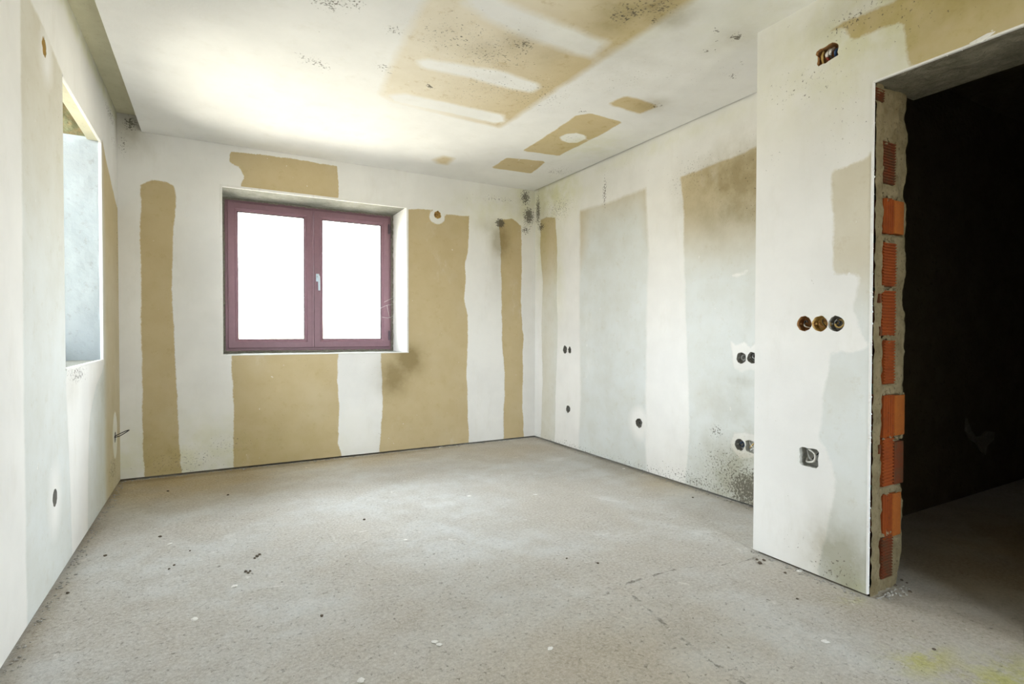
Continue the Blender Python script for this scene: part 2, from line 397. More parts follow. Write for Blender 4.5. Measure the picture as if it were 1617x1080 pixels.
# ------------------------------------------------------------ back wall (y = YB)
WB = (0.060, 1.495, .872, 2.152)
wb_bare = [
 ([(-0.444, 2.083), (-0.377, 2.128), (-0.293, 2.130), (-0.239, 2.101), (-0.236, 1.937), (-0.258, 1.615), (-0.263, 1.432), (-0.254, 1.065), (-0.241, 0.697), (-0.225, 0.233), (-0.211, -0.010), (-0.438, -0.017), (-0.444, 0.255), (-0.444, 0.705), (-0.451, 1.154), (-0.442, 1.468), (-0.451, 1.690), (-0.445, 1.913)], .004),
 ([(0.112, 2.409), (0.501, 2.423), (0.904, 2.419), (0.908, 2.186), (0.907, 2.066), (0.186, 1.985), (0.187, 2.167), (0.209, 2.228), (0.179, 2.300), (0.111, 2.324)], .003),
 ([(0.120, 0.971), (0.904, 0.966), (0.897, 0.651), (0.912, 0.439), (0.901, 0.123), (0.931, 0.004), (0.920, -0.091), (0.127, -0.092), (0.124, 0.247), (0.134, 0.489), (0.127, 0.634), (0.119, 0.731)], .004),
 ([(1.422, 2.124), (1.732, 2.153), (1.835, 2.124), (2.094, 2.134), (2.081, 1.798), (2.049, 1.695), (2.062, 1.549), (2.042, 1.336), (2.081, 1.207), (2.075, 0.840), (2.068, 0.615), (2.081, 0.306), (2.094, -0.113), (1.245, -0.102), (1.250, 0.089), (1.273, 0.405), (1.268, 0.636), (1.258, 0.773), (1.263, 0.937), (1.420, 0.935)], .004),
 ([(2.407, 2.131), (2.553, 2.159), (2.653, 2.095), (2.661, 1.679), (2.647, 1.354), (2.677, 1.024), (2.671, 0.315), (2.694, -0.115), (2.452, -0.139), (2.458, 0.015), (2.471, 0.599), (2.443, 0.956), (2.435, 1.397), (2.428, 1.848)], .004)]
wall_back = plane_grid('wall_back', 1, YB, XL, XR, .014, HR, M_BACK, dict(bare=wb_bare,
    white=[(ell(2.352, 1.68, .03, .075), .004), (ell(2.36, 1.29, .025, .02), .006), (ell(1.775, 2.09, .075, .065), .005)],
    stain_shade=[(1.50, .80, .13, .13, 2.0), (1.38, .66, .14, .16, 1.5), (-.50, 2.45, .12, .16, .9), (2.42, 1.93, .09, .16, 1.8), (2.35, 2.08, .14, .08, .8), (2.6, 2.3, .35, .2, .35), (2.4, 1.75, .06, .25, .4), (-.4, .3, .5, .5, .25)],
    green=[(2.7, 2.35, .2, .25, .7), (-.2, .1, 1.0, .3, .6), (2.4, 2.2, .5, .2, .5)],  # low left patch paints warm bounced light into the plaster
    mould=[(2.42, 2.10, .05, .045, 1.7), (2.70, 2.38, .06, .09, 1.1), (2.74, 2.20, .07, .10, 1.2), (2.70, 2.06, .06, .05, .9), (-.50, 2.50, .05, .06, .9), (-.54, 2.35, .03, .1, .6), (2.4, 2.33, .3, .05, .5), (.9, .75, .9, .12, .25), (-.2, .1, .4, .15, .45), (1.5, .9, .05, .05, .5), (2.1, 2.3, .1, .12, .35), (.1, .2, .3, .1, .4)]),
    openings=[WB], holes=hl('back'))
struct(wall_back)
def backing(parent, axis, a, b, u0, u1, v0, v1, opn=None):
    """rough masonry behind the boards, with the same opening"""
    R = [(u0, u1, v0, v1)] if not opn else [(u0, opn[0], v0, v1), (opn[1], u1, v0, v1), (opn[0], opn[1], v0, opn[2]), (opn[0], opn[1], opn[3], v1)]
    bm = bmesh.new(); ot = [i for i in range(3) if i != axis]
    for r in R:
        p, q = [0, 0, 0], [0, 0, 0]; p[axis], q[axis] = a, b; p[ot[0]], q[ot[0]] = r[0], r[1]; p[ot[1]], q[ot[1]] = r[2], r[3]; add_box(bm, p, q)
    return wobj('masonry', bm, M_MASON, parent)
backing(wall_back, 1, YB + .06, YB + .50, XL - .5, XR + .5, -.012, HR + .2, (WB[0] - .02, WB[1] + .02, WB[2] - .02, WB[3] + .06))

def rough_slab(name, p0, eu, ev, nrm, th, mat, parent, amp=.004, sc=14, res=.02):
    """slab p0 + a*eu + b*ev whose visible face (towards nrm) is uneven"""
    p0, eu, ev, nrm = map(Vector, (p0, eu, ev, nrm)); nu = max(2, int(eu.length / res)); nv = max(2, int(ev.length / res))
    bm = bmesh.new(); g = []
    for i in range(nu + 1):
        row = []
        for j in range(nv + 1):
            p = p0 + eu * (i / nu) + ev * (j / nv); k = 0 if i in (0, nu) or j in (0, nv) else 1
            row.append(bm.verts.new(p + nrm * (mn.fractal(p * sc, 1.0, 2.0, 4) * amp * k)))
        g.append(row)
    for i in range(nu):
        for j in range(nv): bm.faces.new([g[i][j], g[i + 1][j], g[i + 1][j + 1], g[i][j + 1]])
    bk = [bm.verts.new(p0 + eu * a + ev * b - nrm * th) for a, b in ((0, 0), (1, 0), (1, 1), (0, 1))]
    bm.faces.new(bk[::-1])
    edges = [([g[i][0] for i in range(nu + 1)], bk[0], bk[1]), ([g[nu][j] for j in range(nv + 1)], bk[1], bk[2]),
             ([g[i][nv] for i in range(nu, -1, -1)], bk[2], bk[3]), ([g[0][j] for j in range(nv, -1, -1)], bk[3], bk[0])]
    for vs, a, b in edges: bm.faces.new(vs[::-1] + [a, b])
    return wobj(name, bm, mat, parent, False)
FY = YB + .43                       # frame plane
rough_slab('reveal', (WB[1], YB + .0015, WB[2]), (0, .50, 0), (0, 0, WB[3] - WB[2]), (-1, 0, 0), .02, M_PLASTER, wall_back, .001)
rough_slab('reveal', (WB[0], YB + .0015, WB[2]), (0, .50, 0), (0, 0, WB[3] - WB[2]), (1, 0, 0), .02, M_PLASTER, wall_back, .001)
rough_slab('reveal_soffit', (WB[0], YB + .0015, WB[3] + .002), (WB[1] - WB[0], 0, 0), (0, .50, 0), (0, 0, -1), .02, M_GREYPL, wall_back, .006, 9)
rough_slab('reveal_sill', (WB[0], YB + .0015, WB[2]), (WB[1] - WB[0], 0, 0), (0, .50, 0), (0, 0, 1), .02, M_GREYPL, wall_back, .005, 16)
for a, b in (((WB[0] - .012, YB - .004, WB[3] - .014), (WB[1] + .012, YB + .012, WB[3] + .004)), ((WB[0] - .012, YB - .004, WB[2] - .005), (WB[1] + .012, YB + .012, WB[2] + .004)),
             ((WB[1] - .006, YB - .003, WB[2]), (WB[1] + .012, YB + .012, WB[3])), ((WB[0] - .012, YB - .003, WB[2]), (WB[0] + .003, YB + .012, WB[3]))):
    box('corner_bead', a, b, M_PLASTER, wall_back, .002)

# ------------------------------------------------------------ left wall (x = XL)
WL = (3.060, 3.985, .878, 2.172)
pale_left = lambda P: np.clip(.62 + .38 * sstep(-P[:, 1], -2.1, -1.1) - .75 * sstep(P[:, 0], 3.95, 4.15), 0, 1)  # paler downward: board tone, partly cool window light put into the colour
wall_left = plane_grid('wall_left', 0, XL, YF, YB, .014, HR, M_BOARD, dict(
    bare=[([(2.47, 2.26), (2.75, 2.24), (3.02, 2.19), (3.1, 2.17), (3.1, .9), (3.06, .83), (3.10, .5), (3.12, .35), (3.14, .014), (3.14, -.2), (2.46, -.2), (2.45, .8), (2.46, 1.5)], .010),
          ([(4.02, 2.20), (4.15, 2.12), (4.30, 2.04), (4.50, 1.94), (4.60, 1.90), (4.66, 1.2), (4.66, -.2), (3.50, -.2), (3.50, .014), (3.52, .35), (3.58, .6), (3.75, .74), (3.94, .80), (4.02, .86)], .005),
          ([(1.0, 2.2), (1.75, 2.2), (1.75, -.2), (1.0, -.2)], .01)],
    white=[(ell(2.85, .35, .08, .13), .06), (ell(4.40, .36, .09, .16), .006), (ell(2.80, 2.14, .08, .10), .05)],
    pale=pale_left, stain_shade=[(3.9, .7, .25, .12, .5), (4.58, 2.45, .06, .12, .8), (3.2, .8, .15, .1, .4)], green=[(4.3, .2, .4, .5, .5), (4.0, 2.53, 2.0, .05, .8)],
    mould=[(4.35, 2.45, .25, .06, .6), (4.45, 2.32, .2, .05, .4), (4.3, .15, .2, .1, .6), (3.3, .84, .25, .05, .7), (4.57, 1.5, .03, .6, .5), (3.0, 2.0, .1, .3, .2)]),
    openings=[WL], holes=hl('left'))
struct(wall_left)
backing(wall_left, 0, XL - .50, XL - .06, YF - .3, YB + .06, -.012, HR + .2, (WL[0] - .02, WL[1] + .02, WL[2] - .02, WL[3] + .24))
rough_slab('reveal', (XL - .0015, WL[1], WL[2]), (-.56, 0, 0), (0, 0, WL[3] - WL[2] + .015), (0, -1, 0), .02, M_COOLPL, wall_left, .003, 10)
rough_slab('reveal', (XL - .0015, WL[0], WL[2]), (-.56, 0, 0), (0, 0, WL[3] - WL[2] + .015), (0, 1, 0), .02, M_COOLPL, wall_left, .003, 10)
rough_slab('reveal_soffit', (XL - .0015, WL[0], WL[3]), (-.062, 0, 0), (0, WL[1] - WL[0], 0), (0, 0, -1), .015, M_LEMON, wall_left, .001)
rough_slab('shutter_cavity', (XL - .03, WL[0], WL[3] + .22), (-.53, 0, 0), (0, WL[1] - WL[0], 0), (0, 0, -1), .02, M_MOSS, wall_left, .02, 12)
rough_slab('shutter_cavity', (XL - .03, WL[1] + .002, WL[3] + .015), (-.53, 0, 0), (0, 0, .205), (0, -1, 0), .018, M_MOSS, wall_left, .02, 12)
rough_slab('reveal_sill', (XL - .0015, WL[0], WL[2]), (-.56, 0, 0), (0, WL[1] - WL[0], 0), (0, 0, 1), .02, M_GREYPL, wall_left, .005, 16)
for a, b in (((XL + .003, WL[0] - .002, WL[3] - .004), (XL - .012, WL[1] + .012, WL[3] + .008)), ((XL + .003, WL[0] - .002, WL[2] - .008), (XL - .012, WL[1] + .012, WL[2] + .004)),
             ((XL + .003, WL[1] - .004, WL[2]), (XL - .012, WL[1] + .012, WL[3]))):
    box('corner_bead', a, b, M_PLASTER, wall_left, .002)

# ------------------------------------------------------------ right wall (x = XR)
pale_right = lambda P: np.clip(.95 * sstep(-P[:, 1], -2.0, -1.25) + .12 + .75 * sstep(-np.abs(P[:, 0] - 3.4), -.55, -.25) * sstep(-P[:, 1], -2.35, -1.9), 0, 1) * (1 - .35 * sstep(P[:, 0], 4.05, 4.4))  # tan fades downward; bluish window light is partly painted into this tone
wr_bare = [
 ([(4.507, 2.154), (4.415, 2.161), (4.249, 2.125), (4.216, 1.824), (4.224, 1.387), (4.201, 1.078), (4.231, 0.614), (4.249, 0.014), (4.227, -0.233), (4.497, -0.105), (4.497, 0.020), (4.465, 0.597), (4.491, 1.080), (4.469, 1.537), (4.518, 1.895)], .005),
 ([(3.859, 2.113), (3.478, 2.104), (3.037, 2.119), (3.021, 1.789), (3.007, 1.633), (3.023, 1.166), (3.027, 0.746), (3.029, 0.188), (3.007, -0.058), (3.865, -0.069), (3.866, 0.071), (3.841, 0.532), (3.863, 1.188), (3.857, 1.742)], .014),
 ([(2.702, 2.115), (2.558, 2.116), (2.368, 2.131), (2.214, 2.134), (2.104, 2.143), (1.962, 2.161), (1.938, -0.162), (2.648, -0.146), (2.633, 0.041), (2.608, 0.392), (2.616, 0.709), (2.642, 1.156), (2.663, 1.588), (2.672, 1.948)], .008)]
wall_right = plane_grid('wall_right', 0, XR, YC - .1, YB, .014, HR, M_BOARD, dict(bare=wr_bare,
    white=[([(2.281, 1.000), (2.239, 0.970), (2.180, 0.990), (2.136, 0.960), (2.089, 0.999), (2.051, 0.992), (2.049, 0.825), (2.134, 0.827), (2.201, 0.808), (2.256, 0.824), (2.261, 0.910)], .006),
           ([(2.243, 0.429), (2.175, 0.444), (2.066, 0.432), (2.044, 0.324), (2.129, 0.299), (2.204, 0.276), (2.255, 0.313), (2.279, 0.356)], .006),
           (ell(3.10, .36, .10, .12), .035), ([(2.275, 1.401), (2.229, 1.416), (2.162, 1.421), (2.171, 1.399), (2.229, 1.385)], .006)],
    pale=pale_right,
    stain_shade=[(2.1, .08, .45, .35, 1.6), (2.25, .55, .25, .3, .45), (2.2, 1.95, .45, .3, 1.3), (4.5, 2.2, .2, .4, .5), (2.2, .75, .15, .05, .6)],
    green=[(4.3, 2.35, .5, .25, .9), (4.5, 2.0, .15, .5, .6), (2.9, 2.4, 1.0, .06, .4), (4.2, 1.7, .1, .5, .4)],
    mould=[(4.56, 2.25, .05, .18, 1.1), (4.5, 2.08, .08, .05, 1.0), (2.13, .10, .22, .16, 1.05), (2.30, .20, .3, .18, .6), (2.38, .42, .07, .05, .7), (2.5, .06, .5, .08, .6), (2.2, 2.0, .4, .3, .32), (2.1, 1.75, .12, .1, .4), (3.52, 2.2, .03, .17, .8), (4.2, 2.2, .3, .15, .55), (2.6, 2.1, .3, .2, .4), (3.35, 2.35, .25, .03, .3), (4.0, .03, 1, .04, .5), (3.0, .03, 1, .05, .5)]),
    holes=hl('right'))
struct(wall_right)
backing(wall_right, 0, XR + .06, XR + .3, YC, YB + .06, -.012, HR + .2)

# ------------------------------------------------------------ wall with the doorway (x = XK), standing proud of the right wall
pale_blk = lambda P: np.clip(.45 * sstep(-P[:, 1], -2.0, -1.75) + .5 * sstep(-P[:, 1], -1.4, -1.0), 0, 1)  # lower board paler, its colour partly standing in for window light
wk_bare = [
 ([(1.379, 2.304), (1.328, 2.306), (1.280, 2.310), (1.183, 2.301), (1.098, 2.293), (1.021, 2.302), (0.820, 2.335), (0.755, 2.355), (0.661, 2.006), (1.046, 2.015), (1.053, 2.064), (1.060, 2.137), (1.067, 2.204), (1.126, 2.212), (1.264, 2.219), (1.272, 2.243), (1.280, 2.287), (1.313, 2.288)] , .006),
 ([(1.327, 1.716), (1.248, 1.721), (1.188, 1.732), (1.175, 1.755), (1.138, 1.745), (1.129, 0.970), (1.171, 0.991), (1.190, 1.021), (1.204, 1.033), (1.222, 1.109), (1.232, 1.147), (1.209, 1.277), (1.268, 1.285), (1.317, 1.288)], .006),
 ([(1.322, 0.975), (1.240, 0.967), (1.171, 0.991), (1.129, 0.997), (1.117, -0.044), (1.166, -0.041), (1.318, -0.042), (1.370, 0.017), (1.347, 0.148), (1.327, 0.251), (1.302, 0.375), (1.300, 0.434), (1.319, 0.504), (1.344, 0.565), (1.369, 0.599), (1.357, 0.751)], .006),
 ([(.9, 2.6), (.9, 2.0), (YF, 2.0), (YF, 2.6)], .01)]
wall_door = plane_grid('wall_doorway', 0, XK, YF, YC, .010, HR, M_BOARD, dict(bare=wk_bare,
    white=[(ell(1.31, 1.02, .05, .06), .006), (ell(1.36, 2.21, .11, .075), .006)],
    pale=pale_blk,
    stain_shade=[(1.28, .10, .16, .18, 1.4), (1.2, 2.35, .35, .10, .5), (.8, 2.2, .4, .2, .35), (1.6, 2.35, .2, .15, .2)],
    green=[(1.0, 2.25, .6, .3, .9), (1.2, .03, .1, .05, .8)],
    mould=[(1.25, 2.30, .15, .06, .55), (1.45, .12, .15, .08, .25), (1.28, .06, .15, .07, .5), (1.45, 2.12, .25, .12, .35), (1.6, 1.85, .1, .1, .25), (1.3, 1.9, .2, .3, .22), (1.0, 2.3, .5, .2, .35)]),
    openings=[(YJ2, YJ, -1, HD)], holes=hl('block'))
struct(wall_door)
box('board_edge', (XK + .0005, YC - .013, .010), (XR + .01, YC, HR), M_PLASTER, wall_door)
box('board_end', (XK - .0015, YJ - .002, .012), (XK + .010, YJ + .004, HD), M_PLASTER, wall_door)
box('board_end', (XK - .0015, YJ2, HD - .003), (XK + .010, YJ, HD + .004), M_PLASTER, wall_door)
bm = bmesh.new(); add_box(bm, (XK + .012, YC - .02, -.01), (XK + .022, YJ + .02, .03)); 
wobj('backing_strip', bm, M_MASON, wall_door)

# ------------------------------------------------------------ wall behind the camera
WF = (1.0, 2.0, .40, 2.25)  # opening for an unseen window, added as fill light
wall_front = plane_grid('wall_front', 1, YF, XL, XK, .0, HR, M_BOARD, dict(bare=[([(.2, 2.2), (.7, 2.2), (.7, -.1), (.2, -.1)], .006), ([(1.3, 2.2), (1.8, 2.2), (1.8, -.1), (1.3, -.1)], .006)]), openings=[WF], res=.06)
struct(wall_front)
backing(wall_front, 1, YF - .30, YF - .02, XL - .5, 7.7, -.012, HR + .2, WF)
rough_slab('reveal', (WF[0], YF - .0015, WF[2]), (0, -.34, 0), (0, 0, WF[3] - WF[2]), (1, 0, 0), .02, M_PLASTER, wall_front, .001)
rough_slab('reveal', (WF[1], YF - .0015, WF[2]), (0, -.34, 0), (0, 0, WF[3] - WF[2]), (-1, 0, 0), .02, M_PLASTER, wall_front, .001)
rough_slab('reveal_soffit', (WF[0], YF - .0015, WF[3]), (WF[1] - WF[0], 0, 0), (0, -.34, 0), (0, 0, -1), .02, M_PLASTER, wall_front, .001)
rough_slab('reveal_sill', (WF[0], YF - .0015, WF[2]), (WF[1] - WF[0], 0, 0), (0, -.34, 0), (0, 0, 1), .02, M_PLASTER, wall_front, .001)

# ------------------------------------------------------------ ceiling
CE = dict(bare=[
 ([(0.798, 2.247), (0.814, 2.535), (0.837, 2.879), (0.878, 3.208), (0.967, 3.260), (1.308, 3.287), (1.727, 3.311), (1.744, 3.102), (1.750, 2.627), (1.769, 2.192), (1.781, 1.887), (1.792, 1.663), (1.789, 1.386), (1.780, 1.109), (0.896, 1.284), (0.820, 1.707)], .028),
 ([(2.106, 3.644), (2.096, 3.225), (2.073, 2.895), (2.131, 2.816), (2.409, 2.828), (2.424, 3.070), (2.417, 3.607)], .006),
 ([(2.138, 2.647), (2.159, 2.514), (2.288, 2.502), (2.435, 2.525), (2.415, 2.669), (2.274, 2.658)], .012),
 ([(2.091, 4.148), (2.078, 3.850), (2.406, 3.777), (2.474, 4.123)], .005),
 ([(1.586, 4.180), (1.614, 4.056), (1.709, 4.075), (1.726, 4.253), (1.640, 4.263)], .03)],
 white=[([(0.941, 2.147), (0.980, 2.009), (1.109, 2.058), (1.378, 2.070), (1.685, 2.089), (1.717, 2.250), (1.600, 2.258), (1.319, 2.254), (1.094, 2.211)], .03),
        ([(0.938, 2.729), (0.976, 2.671), (1.140, 2.640), (1.364, 2.601), (1.621, 2.627), (1.661, 2.677), (1.641, 2.745), (1.504, 2.765), (1.220, 2.755), (0.984, 2.773)], .02),
        ([(0.918, 3.186), (1.002, 3.120), (1.323, 3.113), (1.661, 3.113), (1.718, 3.202), (1.673, 3.264), (1.297, 3.259), (0.969, 3.269)], .018),
        ([(2.192, 3.256), (2.201, 3.181), (2.253, 3.138), (2.341, 3.145), (2.382, 3.208), (2.372, 3.289), (2.323, 3.332), (2.243, 3.315)], .008)],
 pale=lambda P: np.clip(.95 * sstep(-P[:, 0], -1.95, -.85), 0, 1),
 stain_shade=[(1.9, 2.2, .5, .4, .35)] + [(q[0], q[1], .12, .12, q[2]) for q in [(1.579, 1.849, 1.2), (1.671, 1.771, 1.2), (1.795, 1.782, 1.0), (1.596, 1.978, 0.8), (1.306, 2.293, 0.7), (1.522, 2.344, 0.5), (1.170, 2.435, 0.5), (0.974, 2.446, 0.4), (2.198, 1.752, 0.6), (2.181, 1.907, 0.3), (2.384, 2.521, 0.8)]],
 green=[(q[0], q[1], .3, .3, q[2]) for q in [(2.487, 3.302, 0.5), (1.631, 1.847, 0.4), (2.112, 1.634, 0.3)]],
 mould=[(q[0], q[1], q[2], q[2], q[3]) for q in [(2.192, 1.755, 0.03, 1.3), (2.073, 1.772, 0.022, 1.05), (2.146, 1.838, 0.016, 1.1), (2.170, 1.913, 0.022, 0.85), (2.218, 1.879, 0.018, 0.85), (2.428, 1.914, 0.02, 0.9), (2.513, 2.034, 0.03, 0.8), (2.372, 1.864, 0.015, 0.9), (1.990, 1.893, 0.02, 0.6), (1.615, 1.829, 0.12, 0.55), (1.585, 1.899, 0.06, 0.65), (1.702, 1.765, 0.09, 0.6), (1.626, 1.904, 0.015, 1.2), (1.640, 1.852, 0.012, 1.3), (1.670, 1.809, 0.016, 1.2), (1.755, 1.843, 0.02, 1.0), (1.339, 2.308, 0.05, 0.85), (1.101, 2.962, 0.014, 1.6), (1.372, 3.033, 0.011, 1.6), (2.070, 2.816, 0.03, 0.8), (0.742, 2.501, 0.035, 0.8), (0.802, 2.498, 0.03, 0.5), (0.797, 2.861, 0.05, 0.6), (0.838, 2.919, 0.04, 0.6), (0.480, 2.984, 0.06, 0.62), (0.431, 2.967, 0.08, 0.5), (0.525, 3.021, 0.04, 0.7), (0.441, 2.415, 0.09, 0.7), (0.540, 2.380, 0.06, 0.6), (1.253, 2.459, 0.3, 0.42), (1.027, 2.417, 0.25, 0.4), (1.698, 2.751, 0.3, 0.38), (1.366, 2.842, 0.3, 0.36), (2.285, 3.262, 0.15, 0.3), (2.421, 2.532, 0.05, 0.7), (2.633, 3.948, 0.15, 0.5), (2.030, 2.295, 0.3, 0.25), (2.334, 2.126, 0.3, 0.2)]])
ceil = plane_grid('ceiling', 2, HC, XE, XR - .020, YF, YB - .002, M_CEIL, CE, openings=[(XK, XR, YF - 1, YC)], res=.03)
struct(ceil)
bm = bmesh.new(); add_box(bm, (XE, YF, HC + .0005), (XE + .013, YB - .002, HR - .004)); wobj('ceiling_edge', bm, M_PLASTER, ceil)
bm = bmesh.new(); add_box(bm, (XR - .033, YC, HC + .0005), (XR - .020, YB - .002, HC + .03)); wobj('ceiling_edge', bm, M_PLASTER, ceil)
rough_slab('upper_slab', (XL - .02, YF, HR - .003), (XR - XL + .04, 0, 0), (0, YB - YF, 0), (0, 0, -1), .2, M_LEMON, ceil, .0, 4, .4)

# ------------------------------------------------------------ dark room beyond the doorway
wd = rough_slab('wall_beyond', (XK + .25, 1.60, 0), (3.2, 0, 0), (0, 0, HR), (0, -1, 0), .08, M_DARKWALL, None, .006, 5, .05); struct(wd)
bm = bmesh.new()
sm = [(4.180, 0.506), (4.235, 0.429), (4.307, 0.373), (4.397, 0.373), (4.470, 0.401), (4.584, 0.382), (4.567, 0.328), (4.474, 0.303), (4.448, 0.243), (4.382, 0.283), (4.326, 0.330), (4.237, 0.364), (4.174, 0.426)]
bm.faces.new([bm.verts.new((x, 1.588, z)) for x, z in sm]); r_ = bmesh.ops.extrude_face_region(bm, geom=bm.faces[:])
for v in [g for g in r_['geom'] if isinstance(g, bmesh.types.BMVert)]: v.co.y += .012
wobj('plaster_smear', bm, M_FOAM, wd)
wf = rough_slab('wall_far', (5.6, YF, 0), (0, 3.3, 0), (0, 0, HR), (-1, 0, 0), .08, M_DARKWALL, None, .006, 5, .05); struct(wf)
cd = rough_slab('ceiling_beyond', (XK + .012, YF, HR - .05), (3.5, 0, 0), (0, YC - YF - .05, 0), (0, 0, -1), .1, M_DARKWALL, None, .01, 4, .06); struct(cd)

# ------------------------------------------------------------ doorway jamb: clay blocks set in mortar
def inpoly_rect(x, z, rects, pad=0):
    for r in rects:
        if r[0] - pad < x < r[1] + pad and r[2] - pad < z < r[3] + pad: return True
    return False
# (x0, x1, z0, z1, style): measured on the jamb face
def jr(a, b, style):
    (x0, z1), (x1, z0) = a, b
    return (x0, x1, z0, z1, style)
BR = []
for (ab, style) in (([(2.268, 2.005), (2.329, 1.958)], 'dark'), ([(2.323, 1.808), (2.417, 1.643)], 'soiled'), ([(2.338, 1.582), (2.480, 1.444)], 'vert'),
                    ([(2.337, 1.407), (2.432, 1.232)], 'horiz'), ([(2.332, 1.215), (2.432, 1.033)], 'horiz'), ([(2.355, 1.015), (2.431, 0.837)], 'horiz'),
                    ([(2.356, 0.791), (2.506, 0.622)], 'vert'), ([(2.355, 0.618), (2.501, 0.422)], 'horizdark'), ([(2.361, 0.389), (2.486, 0.210)], 'vert'), ([(2.355, 0.223), (2.431, 0.047)], 'rubble')):
    BR.append(jr(ab[0], ab[1], style))
rects = [b[:4] for b in BR]
jamb_m = []
X0, X1 = XK + .0135, 2.497
nz, nx = 190, 26
bm = bmesh.new(); rows = []
for j in range(nz + 1):
    z = HD * j / nz; row = []
    xe = X1 + mn.fractal(Vector((0, 0, z * 9)), 1, 2, 4) * .012 - .03 * max(0, 1 - z / .12) ** .5 * (1 if z < .12 else 0) + random.uniform(-.003, .003) + (.012 if 1.0 < z < 1.03 or 1.45 < z < 1.5 else 0) * .5
    for i in range(nx + 1):
        x = X0 + (xe - X0) * i / nx
        p = Vector((x * 22, 3.1, z * 22)); d = mn.fractal(p, 1, 2, 5) * .006
        strip = -.010 if x < 2.325 else 0                 # plaster layer stands a little further out
        k = .012 if inpoly_rect(x, z, rects, .003) else 0
        if x > 2.42: d += mn.fractal(Vector((x * 12, 9, z * 8)), 1, 2, 3) * .010 - .006
        groove = .016 * math.exp(-((x - 2.331) / .006) ** 2)
        row.append(bm.verts.new((x, YJ + .004 + strip + d + k + groove, z)))
    # wrap around the far arris
    xb = xe
    row.append(bm.verts.new((xb + .004, YJ + .03 + random.uniform(-.004, .004), z)))
    row.append(bm.verts.new((xb + .006, YJ + .12, z))); row.append(bm.verts.new((xb + .004, 1.602, z)))
    rows.append(row)
for j in range(nz):
    for i in range(len(rows[0]) - 1):
        bm.faces.new([rows[j][i], rows[j][i + 1], rows[j + 1][i + 1], rows[j + 1][i]])
# close behind
for j in (0, nz):
    a = bm.verts.new((X0, 1.602, HD * j / nz)); bm.faces.new([a] + rows[j][::(1 if j else -1)])
jm = wobj('jamb_mortar', bm, M_MORTAR, wall_door)

def clay_block(r):
    x0, x1, z0, z1, st = r; bm = bmesh.new(); yf, yb = YJ - .004, YJ + .06
    bev = .003
    def ribbed_h(a, b, n, amp):
        prof = []
        for k in range(n * 4 + 1):
            t = k / (n * 4); z = z0 + .004 + (z1 - z0 - .008) * t; ph = (k % 4) / 4
            prof.append((z, yf + (amp if ph in (.25, .5) else 0)))
        prof = [(z0, yf + .006)] + prof + [(z1, yf + .006)]
        va = [bm.verts.new((a + mn.noise(Vector((1, 2, z * 18))) * .004, y, z)) for z, y in prof]; vb = [bm.verts.new((b + mn.noise(Vector((7, 2, z * 18))) * .004, y, z)) for z, y in prof]
        for k in range(len(prof) - 1): bm.faces.new([va[k], vb[k], vb[k + 1], va[k + 1]])
        p = [bm.verts.new((q, yb, z)) for q, z in ((a, z0), (b, z0), (b, z1), (a, z1))]
        bm.faces.new([p[0], p[3]] + va[::-1]); bm.faces.new([p[2], p[1]] + vb); bm.faces.new([p[0], va[0], vb[0], p[1]][::-1]); bm.faces.new([p[3], p[2], vb[-1], va[-1]]); bm.faces.new([p[0], p[1], p[2], p[3]])
    def ribbed_v(a, b, n, amp):
        prof = [(a, yf + .005)]
        for k in range(n * 4 + 1): prof.append((a + .003 + (b - a - .006) * k / (n * 4), yf + (amp if (k % 4) in (1, 2) else 0)))
        prof.append((b, yf + .005))
        va = [bm.verts.new((x, y, z0 + mn.noise(Vector((x * 40, 3, 1))) * .004)) for x, y in prof]; vb = [bm.verts.new((x, y, z1 + mn.noise(Vector((x * 40, 5, 1))) * .004)) for x, y in prof]
        for k in range(len(prof) - 1): bm.faces.new([va[k], va[k + 1], vb[k + 1], vb[k]])
        p = [bm.verts.new((q, yb, z)) for q, z in ((a, z0), (b, z0), (b, z1), (a, z1))]
        bm.faces.new([p[0], p[1]] + va[::-1]); bm.faces.new([p[2], p[3]] + vb); bm.faces.new([p[0], va[0], vb[0], p[3]]); bm.faces.new([p[1], p[2], vb[-1], va[-1]]); bm.faces.new(p)
    if st in ('horiz', 'rubble', 'soiled', 'dark'): ribbed_h(x0, x1, 14 if z1 - z0 > .12 else 4, .006)
    if st == 'horizdark': ribbed_h(x0, x0 + (x1 - x0) * .52, 14, .006)
    if st == 'vert': ribbed_v(x0, x0 + (x1 - x0) * .50, 4, .010)
    o = wobj('brick', bm, {'horiz': M_BRICK, 'vert': M_BRICK, 'horizdark': M_BRICK, 'rubble': M_BRICK_D, 'soiled': M_BRICK_D, 'dark': M_BRICK_D}[st], wall_door)
    if st in ('vert', 'horizdark'):
        bm = bmesh.new(); s = .50 if st == 'vert' else .52; top = z1 if st == 'vert' else z0 + (z1 - z0) * 1.0
        add_box(bm, (x0 + (x1 - x0) * s, yf - .002, z0 + .002), (x1, yb, top - .002 if st == 'vert' else top - .02), .003)
        f = wobj('brick_flange', bm, M_BRICK_L if st == 'vert' else M_BRICK_D, o)
for r in BR: clay_block(r)
for (x, z) in [(2.301, 1.181), (2.308, 1.051), (2.310, 0.582)]:
    bm = bmesh.new(); add_box(bm, (x - .008, YJ - .012, z - .018), (x + .006, YJ + .03, z + .018), .001); wobj('clay_chip', bm, M_BRICK_D, wall_door)
